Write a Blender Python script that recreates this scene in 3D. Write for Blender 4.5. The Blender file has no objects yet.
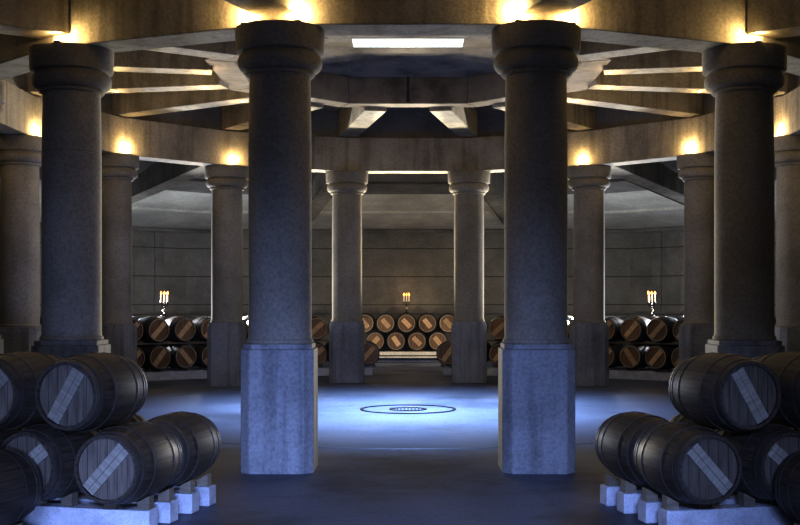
import bpy, bmesh, math, random
from mathutils import Vector, Matrix
random.seed(7)
C = bpy.context.scene.collection
PI = math.pi
R = 7.8            # radius of the colonnade
E = 1.99           # eye height
CAMY = -2.77 * R   # camera distance from the centre of the hall
def H(h): return E + h * R
rad = math.radians

# ------------------------------------------------------------------ materials
def new_mat(name):
    m = bpy.data.materials.new(name); m.use_nodes = True
    nt = m.node_tree; nt.nodes.clear()
    out = nt.nodes.new('ShaderNodeOutputMaterial')
    b = nt.nodes.new('ShaderNodeBsdfPrincipled')
    nt.links.new(b.outputs[0], out.inputs[0])
    return m, nt, b
def N(nt, t, **kw):
    n = nt.nodes.new(t)
    for k, v in kw.items(): setattr(n, k, v)
    return n
def ramp(nt, fac, stops):
    r = N(nt, 'ShaderNodeValToRGB'); nt.links.new(fac, r.inputs[0])
    el = r.color_ramp.elements
    while len(el) < len(stops): el.new(0.5)
    for e, (p, c) in zip(el, stops): e.position = p; e.color = (*c, 1)
    return r.outputs[0]
def mixc(nt, fac, a, b, mode='MIX'):
    n = N(nt, 'ShaderNodeMix', data_type='RGBA', blend_type=mode)
    for sock, v in ((n.inputs[0], fac), (n.inputs[6], a), (n.inputs[7], b)):
        if hasattr(v, 'links'): nt.links.new(v, sock)
        elif isinstance(v, tuple): sock.default_value = (*v, 1)
        else: sock.default_value = v
    return n.outputs[2]
def mul(c, k): return tuple(min(1, x * k) for x in c)
def concrete(name, col, rough=0.85, stain=0.55, scale=1.0, bump=0.25, joints=None, streak=False):
    m, nt, b = new_mat(name)
    tc = N(nt, 'ShaderNodeTexCoord'); src = tc.outputs['Object']
    oi = N(nt, 'ShaderNodeObjectInfo')
    add = N(nt, 'ShaderNodeVectorMath', operation='MULTIPLY_ADD')
    cmb = N(nt, 'ShaderNodeCombineXYZ')
    for i in range(3): nt.links.new(oi.outputs['Random'], cmb.inputs[i])
    nt.links.new(cmb.outputs[0], add.inputs[0]); add.inputs[1].default_value = (13, 7, 5)
    nt.links.new(src, add.inputs[2]); vec = add.outputs[0]
    n1 = N(nt, 'ShaderNodeTexNoise'); n1.inputs['Scale'].default_value = 0.7 * scale; n1.inputs['Detail'].default_value = 6; n1.inputs['Roughness'].default_value = 0.65
    nt.links.new(vec, n1.inputs['Vector'])
    n2 = N(nt, 'ShaderNodeTexNoise'); n2.inputs['Scale'].default_value = 26 * scale; n2.inputs['Detail'].default_value = 4
    nt.links.new(vec, n2.inputs['Vector'])
    c1 = ramp(nt, n1.outputs[0], [(0.34, mul(col, stain)), (0.5, col), (0.66, mul(col, 1.25))])
    c2 = ramp(nt, n2.outputs[0], [(0.3, (0.62,) * 3), (0.6, (1, 1, 1))])
    c = mixc(nt, 0.75, c1, c2, 'MULTIPLY')
    if streak:
        mp = N(nt, 'ShaderNodeMapping'); mp.inputs['Scale'].default_value = (5, 5, 0.35)
        nt.links.new(vec, mp.inputs[0])
        n3 = N(nt, 'ShaderNodeTexNoise'); n3.inputs['Scale'].default_value = 1.2; n3.inputs['Detail'].default_value = 5
        nt.links.new(mp.outputs[0], n3.inputs['Vector'])
        c3 = ramp(nt, n3.outputs[0], [(0.36, (0.45,) * 3), (0.52, (1, 1, 1))])
        c = mixc(nt, 0.55, c, c3, 'MULTIPLY')
    if joints:
        # horizontal formwork lines every `joints` metres
        sp = N(nt, 'ShaderNodeSeparateXYZ'); nt.links.new(src, sp.inputs[0])
        md = N(nt, 'ShaderNodeMath', operation='PINGPONG'); nt.links.new(sp.outputs[2], md.inputs[0]); md.inputs[1].default_value = joints / 2
        lt = N(nt, 'ShaderNodeMath', operation='LESS_THAN'); nt.links.new(md.outputs[0], lt.inputs[0]); lt.inputs[1].default_value = 0.018
        c = mixc(nt, lt.outputs[0], c, mul(col, 0.35))
    nt.links.new(c, b.inputs['Base Color']); b.inputs['Roughness'].default_value = rough
    bp = N(nt, 'ShaderNodeBump'); bp.inputs['Strength'].default_value = bump; bp.inputs['Distance'].default_value = 0.02
    nt.links.new(n2.outputs[0], bp.inputs['Height']); nt.links.new(bp.outputs[0], b.inputs['Normal'])
    return m
def wood(name, a, bcol, rough=0.6, sc=(1, 14, 14), planks=None):
    m, nt, b = new_mat(name)
    tc = N(nt, 'ShaderNodeTexCoord'); oi = N(nt, 'ShaderNodeObjectInfo')
    mp = N(nt, 'ShaderNodeMapping'); mp.inputs['Scale'].default_value = sc
    nt.links.new(tc.outputs['Object'], mp.inputs[0])
    cmb = N(nt, 'ShaderNodeCombineXYZ'); mm = N(nt, 'ShaderNodeMath', operation='MULTIPLY'); mm.inputs[1].default_value = 40
    nt.links.new(oi.outputs['Random'], mm.inputs[0]); nt.links.new(mm.outputs[0], cmb.inputs[0]); nt.links.new(mm.outputs[0], cmb.inputs[2])
    nt.links.new(cmb.outputs[0], mp.inputs[1])
    n = N(nt, 'ShaderNodeTexNoise'); n.inputs['Scale'].default_value = 2.5; n.inputs['Detail'].default_value = 6
    nt.links.new(mp.outputs[0], n.inputs['Vector'])
    c = ramp(nt, n.outputs[0], [(0.3, a), (0.68, bcol)])
    if planks == 'staves':
        sp = N(nt, 'ShaderNodeSeparateXYZ'); nt.links.new(tc.outputs['Object'], sp.inputs[0])
        at = N(nt, 'ShaderNodeMath', operation='ARCTAN2'); nt.links.new(sp.outputs[0], at.inputs[0])
        sb = N(nt, 'ShaderNodeMath', operation='SUBTRACT'); nt.links.new(sp.outputs[2], sb.inputs[0]); sb.inputs[1].default_value = 0.34
        nt.links.new(sb.outputs[0], at.inputs[1])
        md = N(nt, 'ShaderNodeMath', operation='PINGPONG'); nt.links.new(at.outputs[0], md.inputs[0]); md.inputs[1].default_value = PI / 26
        lt = N(nt, 'ShaderNodeMath', operation='LESS_THAN'); nt.links.new(md.outputs[0], lt.inputs[0]); lt.inputs[1].default_value = 0.010
        c = mixc(nt, lt.outputs[0], c, mul(a, 0.35))
    if planks == 'head':
        sp = N(nt, 'ShaderNodeSeparateXYZ'); nt.links.new(tc.outputs['Object'], sp.inputs[0])
        md = N(nt, 'ShaderNodeMath', operation='PINGPONG'); nt.links.new(sp.outputs[0], md.inputs[0]); md.inputs[1].default_value = 0.045
        lt = N(nt, 'ShaderNodeMath', operation='LESS_THAN'); nt.links.new(md.outputs[0], lt.inputs[0]); lt.inputs[1].default_value = 0.003
        c = mixc(nt, lt.outputs[0], c, mul(a, 0.3))
    v = N(nt, 'ShaderNodeMapRange'); v.inputs[3].default_value = 0.75; v.inputs[4].default_value = 1.2
    nt.links.new(oi.outputs['Random'], v.inputs[0])
    hs = N(nt, 'ShaderNodeHueSaturation'); nt.links.new(v.outputs[0], hs.inputs['Value']); nt.links.new(c, hs.inputs['Color'])
    nt.links.new(hs.outputs[0], b.inputs['Base Color']); b.inputs['Roughness'].default_value = rough
    bp = N(nt, 'ShaderNodeBump'); bp.inputs['Strength'].default_value = 0.2; bp.inputs['Distance'].default_value = 0.01
    nt.links.new(n.outputs[0], bp.inputs['Height']); nt.links.new(bp.outputs[0], b.inputs['Normal'])
    return m
def plain(name, col, rough=0.5, metal=0, emit=None, es=0):
    m, nt, b = new_mat(name)
    n = N(nt, 'ShaderNodeTexNoise'); n.inputs['Scale'].default_value = 30
    c = ramp(nt, n.outputs[0], [(0.3, mul(col, 0.8)), (0.7, col)])
    nt.links.new(c, b.inputs['Base Color']); b.inputs['Roughness'].default_value = rough; b.inputs['Metallic'].default_value = metal
    if emit: b.inputs['Emission Color'].default_value = (*emit, 1); b.inputs['Emission Strength'].default_value = es
    return m

M = {}
M['col'] = concrete('column_concrete', (0.28, 0.262, 0.235), stain=0.75, bump=0.2)
M['plinth'] = concrete('plinth_concrete', (0.27, 0.28, 0.31), stain=0.65, streak=True)
M['beam'] = concrete('beam_concrete', (0.36, 0.33, 0.28), stain=0.6, streak=True)
M['lantern'] = concrete('lantern_concrete', (0.22, 0.185, 0.155), stain=0.45, scale=2)
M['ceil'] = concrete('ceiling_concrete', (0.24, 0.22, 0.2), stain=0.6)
M['wall'] = concrete('wall_concrete', (0.26, 0.24, 0.21), stain=0.7, joints=0.95)
M['floor'] = concrete('floor_concrete', (0.11, 0.135, 0.21), rough=0.5, stain=0.35, scale=0.9)
M['lit_floor'] = concrete('floor_painted_daylight', (0.23, 0.25, 0.30), rough=0.5, stain=0.55, scale=0.6, bump=0.1)
nt = M['lit_floor'].node_tree; b = nt.nodes['Principled BSDF']; old = b.inputs['Base Color'].links[0].from_socket
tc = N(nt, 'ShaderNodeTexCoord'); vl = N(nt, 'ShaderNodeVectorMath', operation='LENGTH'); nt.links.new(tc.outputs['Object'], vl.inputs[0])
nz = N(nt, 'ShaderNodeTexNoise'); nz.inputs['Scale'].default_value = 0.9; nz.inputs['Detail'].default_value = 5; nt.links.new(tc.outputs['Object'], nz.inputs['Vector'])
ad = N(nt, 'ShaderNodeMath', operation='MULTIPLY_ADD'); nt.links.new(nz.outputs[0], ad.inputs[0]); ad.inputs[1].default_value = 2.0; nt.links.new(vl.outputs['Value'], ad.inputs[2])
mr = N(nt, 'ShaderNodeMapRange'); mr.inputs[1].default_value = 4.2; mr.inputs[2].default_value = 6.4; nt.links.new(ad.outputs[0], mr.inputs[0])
nt.links.new(mixc(nt, mr.outputs[0], old, (0.10, 0.12, 0.18)), b.inputs['Base Color'])  # painted daylight pool: paler colour fades outwards to the floor tone
M['rail'] = concrete('rail_concrete', (0.5, 0.52, 0.6), stain=0.7, scale=3)
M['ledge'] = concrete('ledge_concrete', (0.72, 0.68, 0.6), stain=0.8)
M['stave'] = wood('stave_oak', (0.025, 0.02, 0.017), (0.07, 0.056, 0.046), 0.55, (14, 1, 14), 'staves')
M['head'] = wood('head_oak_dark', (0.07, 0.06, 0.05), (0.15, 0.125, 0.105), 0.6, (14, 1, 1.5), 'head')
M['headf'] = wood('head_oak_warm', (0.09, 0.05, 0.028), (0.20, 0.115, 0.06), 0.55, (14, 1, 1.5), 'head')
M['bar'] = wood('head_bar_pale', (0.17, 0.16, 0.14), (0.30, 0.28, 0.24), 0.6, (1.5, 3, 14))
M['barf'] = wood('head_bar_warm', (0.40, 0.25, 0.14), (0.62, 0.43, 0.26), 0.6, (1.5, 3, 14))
M['hoop'] = wood('hoop_chestnut', (0.03, 0.026, 0.024), (0.065, 0.055, 0.05), 0.5, (3, 3, 3))
M['chime'] = wood('chime_oak', (0.3, 0.24, 0.17), (0.45, 0.38, 0.28), 0.6, (3, 3, 3))
M['chock'] = wood('chock_wood', (0.12, 0.1, 0.08), (0.2, 0.17, 0.13))
M['iron'] = plain('dark_iron', (0.03, 0.028, 0.026), 0.5, 0.8)
M['brass'] = plain('pale_brass', (0.75, 0.68, 0.5), 0.3, 0.9)
M['wax'] = plain('candle_wax', (0.85, 0.8, 0.68), 0.5, 0, (1, 0.6, 0.3), 0.25)
M['flame'] = plain('candle_flame', (1, 0.6, 0.2), 0.5, 0, (1, 0.33, 0.06), 5)
M['sky'] = plain('skylight_diffuser', (0.8, 0.85, 0.85), 0.4, 0, (0.82, 0.95, 0.92), 1.0)
M['lens'] = plain('uplight_lens', (1, 0.8, 0.5), 0.4, 0, (1, 0.72, 0.32), 12)
M['shadowline'] = plain('dark_joint', (0.02, 0.02, 0.022), 0.8)

# ------------------------------------------------------------------ mesh helpers
def box(bm, x0, x1, y0, y1, z0, z1, mat=None):
    vs = [bm.verts.new(p) for p in ((x0,y0,z0),(x1,y0,z0),(x1,y1,z0),(x0,y1,z0),(x0,y0,z1),(x1,y0,z1),(x1,y1,z1),(x0,y1,z1))]
    if mat is not None:
        for v in vs: v.co = mat @ v.co
    for f in ((0,3,2,1),(4,5,6,7),(0,1,5,4),(1,2,6,5),(2,3,7,6),(3,0,4,7)): bm.faces.new([vs[i] for i in f])
def hexa(bm, pts):
    vs = [bm.verts.new(p) for p in pts]
    for f in ((0,3,2,1),(4,5,6,7),(0,1,5,4),(1,2,6,5),(2,3,7,6),(3,0,4,7)): bm.faces.new([vs[i] for i in f])
def lathe(bm, prof, seg=32, axis='Z', off=(0,0,0), a0=0.0):
    rings = []
    for r, z in prof:
        ring = []
        for i in range(seg):
            a = a0 + 2 * PI * i / seg
            if axis == 'Z': p = (r*math.cos(a)+off[0], r*math.sin(a)+off[1], z+off[2])
            else: p = (r*math.cos(a)+off[0], z+off[1], r*math.sin(a)+off[2])
            ring.append(bm.verts.new(p))
        rings.append(ring)
    for k in range(len(rings)-1):
        for i in range(seg):
            bm.faces.new((rings[k][i], rings[k][(i+1)%seg], rings[k+1][(i+1)%seg], rings[k+1][i]))
    return rings
def cap(bm, ring, flip=False):
    bm.faces.new(list(reversed(ring)) if flip else ring)
def closed_ring(bm, prof, seg, a0=0.0, axis='Z', off=(0,0,0)):
    rings = lathe(bm, prof, seg, axis, off, a0)
    n = len(rings)
    for i in range(seg):
        bm.faces.new((rings[-1][i], rings[-1][(i+1)%seg], rings[0][(i+1)%seg], rings[0][i]))
def obj(name, bm, mat, parent=None, smooth=False, loc=(0,0,0), bevel=0):
    bmesh.ops.recalc_face_normals(bm, faces=bm.faces[:])
    me = bpy.data.meshes.new(name); bm.to_mesh(me); bm.free()
    me.materials.append(mat)
    if smooth:
        for p in me.polygons: p.use_smooth = True
        try: me.set_sharp_from_angle(angle=rad(38))
        except Exception: pass
    o = bpy.data.objects.new(name, me); C.objects.link(o); o.location = loc
    if parent: o.parent = parent
    if bevel:
        b = o.modifiers.new('bevel', 'BEVEL'); b.width = bevel; b.segments = 2; b.limit_method = 'ANGLE'
    return o
def tag(o, label, cat, group=None, kind=None):
    o['label'] = label
    o['category'] = cat
    if group: o['group'] = group
    if kind: o['kind'] = kind
    return o
def struct(name, bm, mat, label=None, **kw):
    o = obj(name, bm, mat, **kw); o['kind'] = 'structure'
    if label: o['label'] = label
    return o
def empty(name, loc=(0,0,0), rz=0, rx=0, ry=0):
    o = bpy.data.objects.new(name, None); C.objects.link(o); o.location = loc; o.rotation_euler = (rx, ry, rz)
    o.empty_display_size = 0.2
    return o
def dup(root):
    def cp(o, par):
        c = o.copy(); C.objects.link(c); c.parent = par
        for ch in list(o.children): cp(ch, c)
        return c
    return cp(root, None)

# polar: theta measured from the far axis (+Y), positive to the right
def P(r, th, z=0): return Vector((r*math.sin(th), r*math.cos(th), z))

# ------------------------------------------------------------------ room shell
AP = 2.333 * R                      # apothem of the octagonal outer wall
WT = H(0.309)                       # wall top
def octa(ap, z): return [Vector((ap/math.cos(PI/8)*math.sin(PI/8+k*PI/4), ap/math.cos(PI/8)*math.cos(PI/8+k*PI/4), z)) for k in range(8)]
DW, DH = 2.7, 4.0                   # entrance opening in the near wall
names = ['right_back', 'right', 'right_front', 'front', 'left_front', 'left', 'left_back', 'back']
inn, out = octa(AP, 0), octa(AP + 0.4, 0)
for k, nm in enumerate(names):
    a, b = inn[k], inn[(k+1) % 8]; c, d = out[(k+1) % 8], out[k]
    bm = bmesh.new(); zt = WT + 0.25
    def seg(a, b, c, d, z0, z1):
        hexa(bm, [(*a.xy, z0), (*b.xy, z0), (*c.xy, z0), (*d.xy, z0), (*a.xy, z1), (*b.xy, z1), (*c.xy, z1), (*d.xy, z1)])
    if nm == 'front':
        e = Vector((DW, -AP, 0)); e2 = Vector((DW, -AP-0.4, 0)); f = Vector((-DW, -AP, 0)); f2 = Vector((-DW, -AP-0.4, 0))
        seg(a, e, e2, d, 0, zt); seg(f, b, c, f2, 0, zt); seg(e, f, f2, e2, DH, zt)
    else: seg(a, b, c, d, 0, zt)
    struct('wall_' + nm, bm, M['wall'])

# entrance passage behind the camera
for s, nm in ((-1, 'passage_left'), (1, 'passage_right')):
    bm = bmesh.new(); xs = sorted((s*DW, s*(DW+0.3))); box(bm, xs[0], xs[1], -30, -AP-0.4, 0, DH+0.2); struct('wall_' + nm, bm, M['wall'])
bm = bmesh.new(); box(bm, -DW-0.3, DW+0.3, -30, -AP-0.4, DH+0.2, DH+0.45); struct('ceiling_passage', bm, M['ceil'])

# floor, with a smoother disc whose paler colour paints in the skylight pool
bm = bmesh.new()
ro = [bm.verts.new(v) for v in octa(AP + 0.2, 0)]
bm.faces.new(ro); fl_ = [bm.verts.new(p) for p in ((-DW-0.3,-30,0),(DW+0.3,-30,0),(DW+0.3,-AP-0.2,0),(-DW-0.3,-AP-0.2,0))]; bm.faces.new(fl_)
struct('floor', bm, M['floor'])
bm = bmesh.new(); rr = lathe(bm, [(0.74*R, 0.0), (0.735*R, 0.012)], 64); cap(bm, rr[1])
struct('floor_light_disc', bm, M['lit_floor'], label='smooth middle of the concrete floor, skylight pool painted in as paler colour')

# horizontal ledges along the back walls
def wall_strip(name, z0, z1, depth, ks, mat):
    i1, i0 = octa(AP - depth, 0), octa(AP, 0)
    bm = bmesh.new()
    for k in ks:
        a, b = i1[k], i1[(k+1) % 8]; c, d = i0[(k+1) % 8], i0[k]
        hexa(bm, [(*a.xy, z0), (*b.xy, z0), (*c.xy, z0), (*d.xy, z0), (*a.xy, z1), (*b.xy, z1), (*c.xy, z1), (*d.xy, z1)])
    return struct(name, bm, mat)
wall_strip('trim_1', WT-0.06, WT+0.04, 0.12, (0, 1, 5, 6, 7), M['ceil'])
wall_strip('trim_2', 1.6, 1.68, 0.10, (0, 1, 5, 6, 7), M['ceil'])
# shallow vertical pilaster strips on the angled walls
ti = 3
for s in (-1, 1):
    for dd, w in ((0.9, 0.34), (2.0, 0.28), (4.6, 0.3)):
        hw = AP*math.tan(PI/8); c0 = Vector((s*hw, AP, 0)); dr = Vector((s*math.sqrt(.5), -math.sqrt(.5), 0)); nn = Vector((-s*math.sqrt(.5), -math.sqrt(.5), 0))
        p = c0 + dr*dd; q = c0 + dr*(dd+w); bm = bmesh.new()
        pts = [p, q, q+nn*0.05, p+nn*0.05]
        hexa(bm, [(*v.xy, 1.68) for v in pts] + [(*v.xy, WT-0.1) for v in pts])
        struct('trim_%d' % ti, bm, M['wall']); ti += 1

# outer ceiling: sloping octagonal slabs with shallow steps
def oct_slab(bm, a0, z0, a1, z1, th):
    A, B = octa(a0, z0), octa(a1, z1); A2, B2 = octa(a0, z0+th), octa(a1, z1+th)
    for k in range(8):
        j = (k+1) % 8
        hexa(bm, [A[k], A[j], B[j], B[k], A2[k], A2[j], B2[j], B2[k]])
def hc(a): return 0.55 - (0.55-0.315)*(a-1.0)/1.333     # ceiling height over apothem (in R)
st = [1.0, 1.4, 1.62, 1.76, 2.05, 2.36]
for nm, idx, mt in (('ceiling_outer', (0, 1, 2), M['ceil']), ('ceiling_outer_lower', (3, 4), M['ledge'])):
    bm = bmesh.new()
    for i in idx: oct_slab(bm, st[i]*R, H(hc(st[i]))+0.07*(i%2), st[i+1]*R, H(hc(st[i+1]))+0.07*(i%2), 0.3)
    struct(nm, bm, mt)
bm = bmesh.new()
oct_slab(bm, 0.45*R, H(0.605), 1.06*R, H(0.605), 0.3)
closed_ring(bm, [(R-0.12, H(0.519)), (R+0.12, H(0.519)), (R+0.12, H(0.61)), (R-0.12, H(0.61))], 16, rad(11.25))
struct('ceiling', bm, M['ceil'])

# lantern: octagonal ring beam, sloping well and skylight
bm = bmesh.new()
a0, a1 = 0.387*R, 0.45*R
A, B, A2, B2 = octa(a0, H(0.534)), octa(a1, H(0.534)), octa(a0, H(0.605)), octa(a1, H(0.605))
for k in range(8):
    j = (k+1) % 8; hexa(bm, [A[k], A[j], B[j], B[k], A2[k], A2[j], B2[j], B2[k]])
lr = obj('lantern_ring_beam', bm, M['lantern'], bevel=0.02)
tag(lr, 'dark octagonal concrete ring beam hanging around the skylight well', 'beam')
bm = bmesh.new()
for k in range(8):                                   # cast joints in the middle and near the corners of each face
    a, b = octa(a0-0.004, 0)[k], octa(a0-0.004, 0)[(k+1) % 8]; dr = (b-a).normalized(); nn = Vector((-dr.y, dr.x, 0))
    if nn.dot(a) > 0: nn = -nn
    mid = (a+b)/2
    p, q = mid - dr*0.03, mid + dr*0.03
    hexa(bm, [(*v.xy, H(0.534)+0.02) for v in (p, q, q+nn*0.01, p+nn*0.01)] + [(*v.xy, H(0.605)) for v in (p, q, q+nn*0.01, p+nn*0.01)])
obj('joint', bm, M['shadowline'], lr)['label'] = 'dark vertical joints in the middle of the ring faces'
SQ, SZ = 0.1345*R, H(0.629)
bm = bmesh.new()                                     # shallow faceted hood from the octagonal ring up to the square opening
A = octa(0.387*R, H(0.605)); corner = {0: (SQ, SQ), 1: (SQ, -SQ), 2: (SQ, -SQ), 3: (SQ, -SQ)}
def sqc(v): return Vector((math.copysign(SQ, v.x), math.copysign(SQ, v.y), SZ))
for k in range(8):
    a, b = A[k], A[(k+1) % 8]; qa, qb = sqc(a), sqc(b)
    pts = [a, b, qb, qa] if (qa-qb).length > 0.01 else [a, b, qa]
    bm.faces.new([bm.verts.new(p) for p in pts])
c4 = [Vector((SQ, SQ, 0)), Vector((SQ, -SQ, 0)), Vector((-SQ, -SQ, 0)), Vector((-SQ, SQ, 0))]
for k in range(4):
    a, b = c4[k], c4[(k+1) % 4]
    bm.faces.new([bm.verts.new((v.x, v.y, z)) for v, z in ((a, SZ), (b, SZ), (b, SZ+0.3), (a, SZ+0.3))])
struct('ceiling_skylight_hood', bm, M['lantern'])
bm = bmesh.new(); box(bm, -SQ, SQ, -SQ, SQ, SZ+0.012, SZ+0.03)
w1 = struct('window_1', bm, M['sky'], label='pale square skylight at the top of the lantern')
bm = bmesh.new()
for k in range(-9, 10):
    x = k*0.11; box(bm, x-0.006, x+0.006, -SQ, SQ, SZ+0.006, SZ+0.012)
obj('glazing_bars', bm, plain('glazing_bar', (0.6, 0.65, 0.6), 0.5, 0, (0.75, 0.88, 0.84), 0.75), w1)

# ------------------------------------------------------------------ colonnade
CT = H(0.4145)
def make_column():
    t = empty('column')
    bm = bmesh.new()
    s, c = 0.425, 0.11
    for z0, z1, g in ((0, 1.44, 0), (1.44, 1.50, -0.025)):
        S = s + g
        pts = [(S, -S+c), (S, S-c), (S-c, S), (-S+c, S), (-S, S-c), (-S, -S+c), (-S+c, -S), (S-c, -S)]
        lo = [bm.verts.new((x, y, z0)) for x, y in pts]; hi = [bm.verts.new((x, y, z1)) for x, y in pts]
        bm.faces.new(lo[::-1]); bm.faces.new(hi)
        for i in range(8): bm.faces.new((lo[i], lo[(i+1)%8], hi[(i+1)%8], hi[i]))
    obj('plinth', bm, M['plinth'], t, bevel=0.01)
    z = CT
    bm = bmesh.new()
    mid = 3.9
    r = lathe(bm, [(0.39, 1.50), (0.40, 1.515), (0.395, 1.545), (0.378, 1.56), (0.374, 1.6), (0.374, mid-0.010), (0.368, mid-0.004), (0.368, mid+0.004), (0.373, mid+0.010), (0.362, z-0.60), (0.362, z-0.5)], 40)
    cap(bm, r[0], True); cap(bm, r[-1])
    obj('shaft', bm, M['col'], t, True)
    bm = bmesh.new()
    pr = [(0.362, z-0.56), (0.40, z-0.555), (0.412, z-0.54), (0.412, z-0.525), (0.40, z-0.512), (0.43, z-0.505), (0.468, z-0.485), (0.492, z-0.45), (0.503, z-0.405), (0.498, z-0.36), (0.478, z-0.32), (0.45, z-0.30), (0.45, z-0.285), (0.515, z-0.28), (0.524, z-0.265), (0.532, z-0.02), (0.527, z)]
    r = lathe(bm, pr, 40); cap(bm, r[0], True); cap(bm, r[-1])
    obj('capital', bm, M['col'], t, True)
    return t
desc = {
 0: 'far round column next to the back aisle, both edges brightly lit',
 1: 'second far round column from the back aisle, in front of barrel rows',
 2: 'third far round column from the back aisle, one pale lit edge',
 3: 'fourth far round column from the back aisle, at the picture edge',
 4: 'fifth round column from the back aisle, at the widest point',
 5: 'sixth round column from the back aisle, beyond the foreground barrels',
 6: 'large dark round column directly behind the stacked foreground barrels',
 7: 'nearest large round column with bluish square plinth, flanking the middle view',
}
col0 = make_column(); first = True
uplights = []
def column_pos(k, s): return P(R, s*rad(11.25 + 22.5*k))
for s, side in ((-1, 'left'), (1, 'right')):
    for k in range(8):
        o = col0 if first else dup(col0); first = False
        o.location = column_pos(k, s)
        tag(o, '%s, %s side' % (desc[k], side), 'column', 'concrete columns of the colonnade')

# ring beam on the capitals
bm = bmesh.new()
cz = math.cos(rad(11.25)); t2 = 0.30
closed_ring(bm, [(R-t2, CT), (R+t2, CT), (R+t2, H(0.52)), (R-t2, H(0.52))], 16, rad(11.25))
tag(obj('ring_beam', bm, M['beam'], bevel=0.015), 'sixteen-sided concrete ring beam resting on all the column capitals', 'beam')

# radial beams
bm = bmesh.new(); box(bm, -0.24, 0.24, 0.456*R, 1.035*R, H(0.524), H(0.578))
box(bm, -0.24, 0.24, 0.46*R, 0.98*R, H(0.578), H(0.6045))
ib = obj('inner_roof_beam', bm, M['beam'], bevel=0.015)
bm = bmesh.new()
ra, rb = 1.035*R, AP/math.cos(rad(11.25))-0.02
za, zb = H(0.432), H(0.432-0.079*1.3)
hexa(bm, [(-0.27, ra, za), (0.27, ra, za), (0.27, rb, zb), (-0.27, rb, zb), (-0.27, ra, H(hc(1.0))+0.1), (0.27, ra, H(hc(1.0))+0.1), (0.27, rb, WT+0.1), (-0.27, rb, WT+0.1)])
ob = obj('outer_roof_beam', bm, M['beam'], bevel=0.015)
def sh(k, side):
    return {0: 'the %s column beside the back aisle', 1: 'the second far %s column', 2: 'the third far %s column', 3: 'the fourth far %s column', 4: 'the fifth %s column',
         5: 'the sixth %s column', 6: 'the dark %s column behind the barrels', 7: 'the nearest %s column'}[k] % side
first = True
for s, side in ((-1, 'left'), (1, 'right')):
    for k in range(8):
        for src, w, g in ((ib, 'level roof beam to the skylight ring from', 'inner radial roof beams'), (ob, 'sloping roof beam to the outer wall from', 'outer radial roof beams')):
            o = src if first else src.copy()
            if not first: C.objects.link(o)
            o.rotation_euler = (0, 0, -s*rad(11.25 + 22.5*k))
            tag(o, '%s %s' % (w, sh(k, side)), 'beam', g)
        first = False

# uplights on the capitals
def make_uplight():
    t = empty('uplight')
    bm = bmesh.new(); r = lathe(bm, [(0.04, 0), (0.045, 0.004), (0.045, 0.016), (0.035, 0.02)], 16); cap(bm, r[0], True); cap(bm, r[-1]); obj('housing', bm, M['iron'], t, True)
    bm = bmesh.new(); r = lathe(bm, [(0.035, 0.02), (0.03, 0.03), (0.0005, 0.034)], 16); cap(bm, r[0], True); obj('lens', bm, M['lens'], t, True)
    return t
up0 = make_uplight(); first = True
WARM = (1.0, 0.70, 0.30)
def lamp(kind, name, loc, power, color, **kw):
    l = bpy.data.lights.new(name, kind); l.energy = power; l.color = color
    for k, v in kw.items(): setattr(l, k, v)
    o = bpy.data.objects.new(name, l); C.objects.link(o); o.location = loc
    return o
def aim(o, target):
    d = Vector(target) - o.location; o.rotation_euler = d.to_track_quat('-Z', 'Y').to_euler()
for s, side in ((-1, 'left'), (1, 'right')):
    for k in range(1, 8):
        th = s*rad(11.25+22.5*k); pos = column_pos(k, s); rv = P(1, th); tv = Vector((rv.y, -rv.x, 0))
        spots = []
        if k <= 6: spots.append((-0.43, 0, 'inner', 60))
        if k in (4, 5, 7): spots += [(0.36, 0.34*s, 'entrance-side outer', 60), (0.36, -0.34*s, 'far-side outer', 60)]
        if k == 6: spots += [(0.44, 0.26*s, 'outer', 210)]
        for dr, dt, w, pw in spots:
            p = pos + rv*dr + tv*dt*0.95; p.z = CT - 0.0
            o = up0 if first else dup(up0); first = False
            o.location = p
            tag(o, 'warm uplight on the %s capital edge of %s' % (w, sh(k, side)), 'light', 'warm uplights on the capitals')
            lamp('POINT', 'uplight_lamp', p + Vector((0, 0, 0.13)), pw*(0.42 if k > 1 else 0.3), WARM, shadow_soft_size=0.03)

# small glowing discs and points added to put warm glows under the inner beams
first = True
sp0 = empty('beam_glow')
bm = bmesh.new(); r = lathe(bm, [(0.025, 0), (0.025, -0.012), (0.015, -0.016)], 14); cap(bm, r[0]); cap(bm, r[-1]); obj('lens', bm, M['lens'], sp0, True)
for s, side in ((-1, 'left'), (1, 'right')):
    for k, r in ((2, 0.52), (3, 0.5), (3, 0.74), (4, 0.68), (4, 0.47)):
        th = s*rad(11.25+22.5*k)
        o = sp0 if first else dup(sp0); first = False
        o.location = P(r*R, th, H(0.524))
        tag(o, 'added glow disc under the %s part of the beam from %s' % ('inner' if r < 0.6 else 'outer', sh(k, side)), 'light', 'added glow discs under the roof beams')
        lamp('POINT', 'beam_glow_point', P(r*R, th, H(0.524)-0.22), 12, WARM, shadow_soft_size=0.03)

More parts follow.
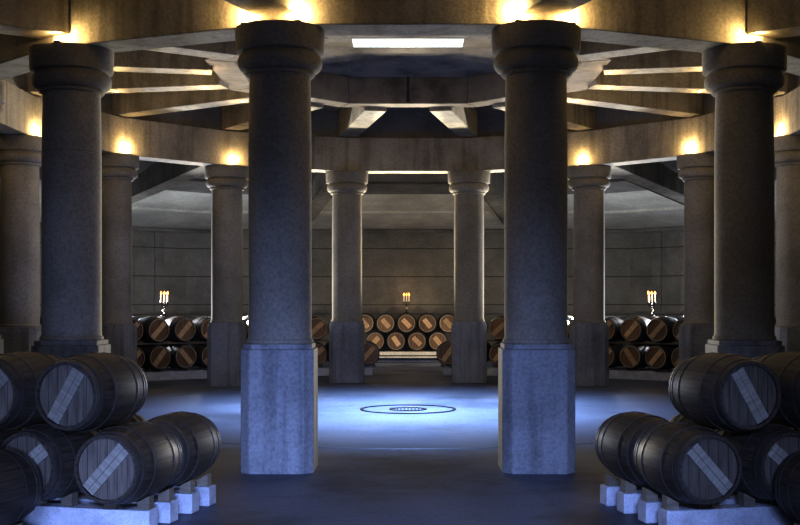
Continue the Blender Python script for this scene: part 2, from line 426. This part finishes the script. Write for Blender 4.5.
# ------------------------------------------------------------------ barrels
BR, BL = 0.34, 0.95
def rp(y): return BR - 0.058*(abs(y)/0.475)**2
def make_barrel(warm):
    t = empty('wine_barrel')
    bm = bmesh.new()
    ys = [-0.475, -0.43, -0.36, -0.27, -0.18, -0.09, 0, 0.09, 0.18, 0.27, 0.36, 0.43, 0.475]
    prof = [(rp(0.475)-0.022, -0.43), (rp(0.475)-0.022, -0.475)] + [(rp(y), y) for y in ys] + [(rp(0.475)-0.022, 0.475), (rp(0.475)-0.022, 0.43)]
    lathe(bm, prof, 36, 'Y', (0, 0, BR))
    obj('staves', bm, M['stave'], t, True)
    for sg in (-1, 1):
        bm = bmesh.new(); y = sg*0.44
        r = lathe(bm, [(rp(0.475)-0.021, y), (rp(0.475)-0.021, y+0.014)], 32, 'Y', (0, 0, 0)); cap(bm, r[0]); cap(bm, r[1])
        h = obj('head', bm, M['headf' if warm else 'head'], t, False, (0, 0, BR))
        if warm and sg < 0: h['label'] = 'warm orange-brown oak head'
    for y, w in ((-0.445, 0.045), (-0.375, 0.035), (-0.20, 0.032), (0.20, 0.032), (0.375, 0.035), (0.445, 0.045)):
        bm = bmesh.new()
        e = 0.007
        closed_ring(bm, [(rp(abs(y)-w/2)-0.004, y-w/2*(1 if y > 0 else -1)), (rp(abs(y)-w/2)+e, y-w/2*(1 if y > 0 else -1)), (rp(abs(y)+w/2)+e, y+w/2*(1 if y > 0 else -1)), (rp(abs(y)+w/2)-0.004, y+w/2*(1 if y > 0 else -1))], 32, 0, 'Y', (0, 0, BR))
        obj('hoop', bm, M['hoop'], t, True)
    bm = bmesh.new()
    L = rp(0.475)-0.03
    for x0, x1 in ((-0.062, -0.002), (0.002, 0.062)): box(bm, x0, x1, -0.028, 0, -L*0.97, L*0.97)
    for zz in (-L*0.82, L*0.82):
        for xx in (-0.03, 0.0, 0.03):
            box(bm, xx-0.006, xx+0.006, -0.034, -0.02, zz-0.006, zz+0.006)
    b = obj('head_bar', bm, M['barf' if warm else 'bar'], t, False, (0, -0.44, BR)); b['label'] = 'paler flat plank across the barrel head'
    if warm:
        bm = bmesh.new(); q = rp(0.475); closed_ring(bm, [(q-0.022, -0.479), (q-0.004, -0.479), (q-0.004, -0.474), (q-0.022, -0.474)], 32, 0, 'Y', (0, 0, BR))
        obj('chime', bm, M['chime'], t, True)['label'] = 'paler rim of the barrel end'  # thin paler ring on the visible end
    bm = bmesh.new(); r = lathe(bm, [(0.034, 0), (0.03, 0.009)], 12); cap(bm, r[0], True); cap(bm, r[-1])
    obj('bung', bm, M['hoop'], t, True, (0, 0, 2*BR-0.005))
    return t
proto = {False: make_barrel(False), True: make_barrel(True)}
used = {False: False, True: False}
def barrel(r_head, th, zc, facing, roll, label, group, warm, cat='barrel'):
    """r_head: radius of the visible head; facing 'out' = head away from the centre, 'in' = head to the centre"""
    o = dup(proto[warm]) if used[warm] else proto[warm]; used[warm] = True
    rc = r_head - 0.475 if facing == 'out' else r_head + 0.475
    o.location = P(rc, th, zc - BR)
    # local -Y is the visible head
    o.rotation_euler = (0, 0, -th + (PI if facing == 'out' else 0))
    for ch in o.children:
        if ch.name.startswith('head_bar'): ch.rotation_euler = (0, roll, 0)
    tag(o, label, cat, group)
    return o

ord_ = ['first', 'second', 'third', 'fourth', 'fifth', 'sixth', 'seventh', 'eighth', 'ninth', 'tenth', 'eleventh', 'twelfth']
ZB, ZT = 0.59, 1.20
for s, side in ((-1, 'left'), (1, 'right')):
    near = PI  # near side
    def th_(deg): return s*(PI - rad(deg))
    g = '%s foreground barrel stack' % side
    for i in range(5):
        d = 12.1 + 3.6*i
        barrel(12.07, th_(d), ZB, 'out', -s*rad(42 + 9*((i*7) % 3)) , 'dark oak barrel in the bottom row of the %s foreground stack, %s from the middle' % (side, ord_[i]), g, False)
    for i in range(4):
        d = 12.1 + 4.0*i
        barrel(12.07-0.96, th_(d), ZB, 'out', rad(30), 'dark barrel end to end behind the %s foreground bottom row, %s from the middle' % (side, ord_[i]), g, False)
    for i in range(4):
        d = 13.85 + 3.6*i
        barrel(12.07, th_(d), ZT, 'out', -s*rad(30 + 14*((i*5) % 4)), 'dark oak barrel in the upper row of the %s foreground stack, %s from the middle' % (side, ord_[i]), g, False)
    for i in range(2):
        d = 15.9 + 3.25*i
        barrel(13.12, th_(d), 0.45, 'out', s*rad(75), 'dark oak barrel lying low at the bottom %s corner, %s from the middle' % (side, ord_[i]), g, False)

# ------------------------------------------------------------------ rails under the barrels
def arc_rail(name, r, w, h, d0, d1, near, s, mat, label, cat, group, chocks=(), z0=0.0, zb=0.0):
    bm = bmesh.new(); n = max(2, int(abs(d1-d0)/1.8)); prev = None
    for i in range(n+1):
        d = d0 + (d1-d0)*i/n
        th = s*(PI-rad(d)) if near else s*rad(d)
        a, b = P(r-w/2, th), P(r+w/2, th)
        cur = [bm.verts.new((a.x, a.y, z0)), bm.verts.new((b.x, b.y, z0)), bm.verts.new((b.x, b.y, z0+h)), bm.verts.new((a.x, a.y, z0+h))]
        if prev is None: bm.faces.new(cur)
        else:
            for q in range(4): bm.faces.new((prev[q], prev[(q+1)%4], cur[(q+1)%4], cur[q]))
        prev = cur
    bm.faces.new(prev[::-1])
    o = obj(name, bm, mat, bevel=0.012); tag(o, label, cat, group)
    for d in chocks:
        for e in (-1, 1):
            th = (s*(PI-rad(d)) if near else s*rad(d))
            c = P(r, th); rv = P(1, th); tv = Vector((rv.y, -rv.x, 0))
            bm = bmesh.new(); p0 = c + tv*e*0.10; p1 = c + tv*e*0.21
            H0 = z0+h; u = rv*0.05
            zA, zB_ = zb-0.337, zb-0.281
            pts = [p0-u, p1-u, p1+u, p0+u]
            tops = [max(zA, H0+0.004), max(zB_, H0+0.01), max(zB_, H0+0.01), max(zA, H0+0.004)]
            hexa(bm, [(v.x, v.y, H0) for v in pts] + [(v.x, v.y, t) for v, t in zip(pts, tops)])
            obj('chock', bm, M['chock'], o)
    return o
pos_words = ['front', 'second', 'third', 'rearmost']
for s, side in ((-1, 'left'), (1, 'right')):
    for i, (r, w) in enumerate(((11.62, 0.2), (11.19, 0.2), (10.70, 0.2), (10.28, 0.2))):
        ch = [12.1+3.6*q for q in range(5)] if i < 2 else [12.1+4.0*q for q in range(4)]
        arc_rail('barrel_rail', r, w, 0.19, 10.97-0.08*i, 28.5, True, s, M['rail'], '%s pale concrete rail under the %s foreground barrels' % (pos_words[i], side), 'rail', 'concrete rails under the %s foreground barrels' % side, ch, zb=ZB)
    arc_rail('barrel_rail', 12.85, 0.15, 0.09, 14.3, 21.5, True, s, M['rail'], 'low concrete rail under the barrel in the bottom %s corner' % side, 'rail', None, [15.9, 19.15], zb=0.45)
    arc_rail('barrel_rail', 12.4, 0.15, 0.09, 14.3, 21.5, True, s, M['rail'], 'low concrete rail behind the front rail of the corner barrel, %s side' % side, 'rail', None, [15.9, 19.15], zb=0.45)

# ------------------------------------------------------------------ far rows of barrels around the hall
RI = 10.15
FB = [6.1, 10.1, 14.0] + [18.0 + 4.0*i for i in range(9)]
FT = [10.0, 13.95] + [17.95 + 4.05*i for i in range(9)]
ZFT = 1.28
rolls = [42, -38, 50, 35, -45, 40, 47, -40, 38, 44, -35, 41]
for s, side in ((-1, 'left'), (1, 'right')):
    g = 'far barrel rows on the %s' % side
    for i, d in enumerate(FB):
        barrel(RI, s*rad(d), ZB, 'in', rad(rolls[(i+(3 if s > 0 else 0)) % 12]), 'orange-headed barrel, %s from the back aisle, bottom row on the far %s' % (ord_[i], side), g, True)
    for i, d in enumerate(FT):
        barrel(RI, s*rad(d), ZFT, 'in', rad(abs(rolls[(i+5) % 12])), 'orange-headed barrel, %s from the back aisle, upper row on the far %s' % (ord_[i], side), g, True)
    for i, d in enumerate(FT):
        if i == 0: continue
        barrel(RI+0.97, s*rad(d), ZFT, 'in', rad(40), 'pale-topped barrel behind the upper far %s row, %s from the back aisle' % (side, ord_[i]), g, True)
    for i, d in enumerate(FB):
        if i < 1: continue
        barrel(RI+0.97, s*rad(d), ZB, 'in', rad(40), 'barrel behind the bottom far %s row, %s from the back aisle' % (side, ord_[i]), g, True)
    arc_rail('barrel_kerb', RI+0.24, 0.22, 0.22, 5.4, 51.5, False, s, M['rail'], 'front concrete kerb under the far barrel rows on the %s' % side, 'kerb', None, FB, zb=ZB)
    arc_rail('barrel_kerb', RI+0.72, 0.2, 0.22, 5.4, 51.5, False, s, M['rail'], 'second concrete kerb under the far barrel rows on the %s' % side, 'kerb', None, (), zb=ZB)
    arc_rail('barrel_kerb', RI+1.45, 0.9, 0.22, 12, 51.5, False, s, M['rail'], 'wide rear concrete kerb under the far barrel rows on the %s' % side, 'kerb', None, (), zb=ZB)
    for q, r in enumerate((RI+0.195, RI+0.755)):      # wooden battens that part the two tiers
        arc_rail('wooden_batten', r, 0.05, 0.04, 9.0, 51.0, False, s, M['chock'], '%s wooden batten between the two far barrel tiers on the %s' % (('front', 'rear')[q], side), 'batten', None, (), z0=ZB+0.325)

# back centre stack on a pale ledge
YB = 16.98
def barrel_xy(x, yh, zc, roll, label, group):
    o = dup(proto[True]); o.location = (x, yh+0.475, zc-BR); o.rotation_euler = (0, 0, 0)
    for ch in o.children:
        if ch.name.startswith('head_bar'): ch.rotation_euler = (0, roll, 0); ch.scale = (1.25, 1, 0.72)
    return tag(o, label, 'barrel', group)
SPX = 0.686
cw = ['leftmost', 'second from left', 'middle', 'second from right', 'rightmost']
for i in range(5):
    barrel_xy(-0.05+(i-2)*SPX, YB, 1.29, rad(-(38+3*(i % 3))), '%s barrel of the upper row stacked at the back centre wall' % cw[i], 'barrels at the back centre')
cw2 = ['leftmost', 'second from left', 'second from right', 'rightmost']
for i in range(4):
    barrel_xy(-0.05+(i-1.5)*SPX, YB, 0.70, rad([40, -34, -46, -40][i]), '%s barrel of the lower row stacked at the back centre wall' % cw2[i], 'barrels at the back centre')
t = empty('stone_ledge', (0, YB+0.5, 0))
bm = bmesh.new(); box(bm, -1.55, 1.55, -0.75, 0.6, 0.25, 0.36); obj('top_slab', bm, M['ledge'], t, bevel=0.01)
bm = bmesh.new(); box(bm, -1.38, 1.38, -0.62, 0.6, 0.155, 0.235); obj('lower_slab', bm, M['ledge'], t)
bm = bmesh.new(); box(bm, -1.2, 1.2, -0.35, 0.6, 0.0, 0.155); obj('base', bm, M['floor'], t)
bm = bmesh.new(); box(bm, -1.42, 1.42, -0.68, 0.6, 0.235, 0.25); obj('joint', bm, M['shadowline'], t)
tag(t, 'pale stone ledge under the barrels at the back centre wall', 'ledge')

# ------------------------------------------------------------------ candelabra
def make_candelabrum():
    t = empty('candelabrum')
    bm = bmesh.new(); r = lathe(bm, [(0.09, 0), (0.09, 0.012), (0.03, 0.03), (0.014, 0.05)], 20); cap(bm, r[0], True); obj('base', bm, M['iron'], t, True)
    bm = bmesh.new(); r = lathe(bm, [(0.014, 0.05), (0.011, 0.30), (0.016, 0.34), (0.01, 0.36)], 12); cap(bm, r[-1]); obj('stem', bm, M['iron'], t, True)
    bm = bmesh.new(); r = lathe(bm, [(0.012, 0.09), (0.05, 0.12), (0.055, 0.16), (0.012, 0.19)], 16); obj('knob', bm, M['brass'], t, True)
    for x in (-0.085, 0, 0.085):
        bm = bmesh.new()
        if x:
            pts = [(0, 0.28), (x*0.4, 0.24), (x*0.85, 0.26), (x, 0.33)]
            for (xa, za), (xb, zb) in zip(pts, pts[1:]):
                hexa(bm, [(xa-.006, -.006, za-.008), (xb-.006, -.006, zb-.008), (xb+.006, .006, zb-.008), (xa+.006, .006, za-.008), (xa-.006, -.006, za+.008), (xb-.006, -.006, zb+.008), (xb+.006, .006, zb+.008), (xa+.006, .006, za+.008)])
        r = lathe(bm, [(0.008, 0.32), (0.03, 0.345), (0.03, 0.36), (0.012, 0.36)], 12, 'Z', (x, 0, 0)); cap(bm, r[0], True); cap(bm, r[-1])
        obj('arm', bm, M['iron'], t)
        bm = bmesh.new(); r = lathe(bm, [(0.022, 0.36), (0.021, 0.545)], 12, 'Z', (x, 0, 0)); cap(bm, r[0], True); cap(bm, r[-1]); cdl = obj('candle', bm, M['wax'], t, True)
        bm = bmesh.new(); r = lathe(bm, [(0.004, 0.55), (0.026, 0.575), (0.03, 0.595), (0.015, 0.63), (0.001, 0.66)], 12, 'Z', (x, 0, 0)); cap(bm, r[0], True); obj('flame', bm, M['flame'], cdl, True)
    return t
cd = make_candelabrum(); zt = 0.0
cd.location = (-0.05, YB+0.43, 1.29+BR+0.008)
tag(cd, 'three-candle holder with lit flames on the back centre barrels', 'candelabrum', 'lit candle holders')
for s, side in ((-1, 'left'), (1, 'right')):
    c = dup(cd); th = s*rad(FT[6]); c.location = P(RI+0.97+0.40, th, ZFT+BR+0.006); c.rotation_euler = (0, 0, -th*0.6)
    tag(c, 'three-candle holder with lit flames on the far %s barrel rows' % side, 'candelabrum', 'lit candle holders')
for p in ((-0.05, YB+0.42, 2.35), tuple(P(RI+1.27, -rad(FT[6]), 2.35)), tuple(P(RI+1.27, rad(FT[6]), 2.35))):
    lamp('POINT', 'candle_lamp', p, 5, (1, 0.55, 0.22), shadow_soft_size=0.03)

# ------------------------------------------------------------------ floor grating at the centre
t = empty('floor_grating', (0.0, 0, 0.012))
bm = bmesh.new(); closed_ring(bm, [(0.835, 0.0), (0.885, 0.0), (0.885, 0.014), (0.835, 0.014)], 64); obj('outer_ring', bm, M['iron'], t)
bm = bmesh.new(); closed_ring(bm, [(0.30, 0.0), (0.35, 0.0), (0.35, 0.012), (0.30, 0.012)], 40); obj('inner_ring', bm, M['iron'], t)
bm = bmesh.new()
for k in range(-4, 5):
    x = k*0.065; L = math.sqrt(0.31**2-x*x); box(bm, x-0.012, x+0.012, -L, L, 0, 0.010)
obj('grille', bm, M['iron'], t)
tag(t, 'round dark metal drain grating with an outer ring at the floor centre', 'grating')

# ------------------------------------------------------------------ light
BLUE = (0.36, 0.50, 1.0)
lamp('AREA', 'passage_fill', (0.5, -28.5, 2.6), 45, (0.55, 0.66, 1.0), shape='RECTANGLE', size=4.0, size_y=2.4).rotation_euler = (PI/2, 0, 0)
o = lamp('AREA', 'skylight_lamp', (0, 0, SZ-0.02), 800, (0.33, 0.53, 1.0), shape='SQUARE', size=1.0); o.data.spread = rad(88)
o = lamp('AREA', 'entrance_daylight', (1.2, -27.5, 1.3), 80, BLUE, shape='RECTANGLE', size=2.0, size_y=1.2); aim(o, (-2.6, -12, -0.5)); o.data.spread = rad(32)
o = lamp('AREA', 'passage_floor_fill', (0.0, -23.4, 3.8), 170, BLUE, shape='RECTANGLE', size=3.0, size_y=0.8); aim(o, (0, -13.8, 0)); o.data.spread = rad(40)  # added fill under the passage ceiling, brightens only the front floor
for s in (-1, 1):
    o = lamp('SPOT', 'ledge_fill', (s*1.75, 14.4, 1.0), 120, (1.0, 0.82, 0.58), shadow_soft_size=0.06, spot_size=rad(85), spot_blend=0.5); aim(o, (0, 16.6, 0.5))  # added hidden spots that brighten the ledge and the barrel heads
PALE = (1.0, 0.88, 0.62)
for s in (-1, 1):
    for px, r in ((61, 13.2), (182, 13.4), (292, 13.6)):
        # lamps in the outer aisle, standing behind the far columns
        th = 0
        for _ in range(20): th = math.asin(min(1, px*(21.6 + r*math.cos(th))/(1173*r)))
        o = lamp('SPOT', 'aisle_lamp', P(r, s*th, 1.85), 5200 if px < 100 else 3200, PALE if px < 200 else (0.9, 0.92, 1.0), shadow_soft_size=0.1, spot_size=rad(54 if px < 100 else 66), spot_blend=0.6 if px < 100 else 0.7)
        aim(o, (0, 0, 5.6 if px < 100 else 4.6))
        lamp('POINT', 'aisle_wall_fill', P(r+1.2, s*th, 3.0), 32 if px < 100 else 100, (1, 0.85, 0.6) if px < 100 else (0.78, 0.87, 1.0), shadow_soft_size=0.15)  # added points without fixtures, brighten the outer walls

w = bpy.data.worlds.new('world'); bpy.context.scene.world = w; w.use_nodes = True
bg = w.node_tree.nodes['Background']; bg.inputs[0].default_value = (0.25, 0.4, 0.9, 1); bg.inputs[1].default_value = 0.08

# ------------------------------------------------------------------ camera
cam = bpy.data.cameras.new('camera'); co = bpy.data.objects.new('camera', cam); C.objects.link(co)
co.location = (0, CAMY, E); co.rotation_euler = (PI/2, 0, 0)
cam.sensor_width = 36; cam.lens = 1173/800*36; cam.shift_x = -8/800; cam.shift_y = 39.5/800
cam.clip_start = 0.05; cam.clip_end = 200
bpy.context.scene.camera = co
sc = bpy.context.scene
sc.view_settings.view_transform = 'Standard'
sc.view_settings.exposure = 0.12
sc.view_settings.gamma = 0.78
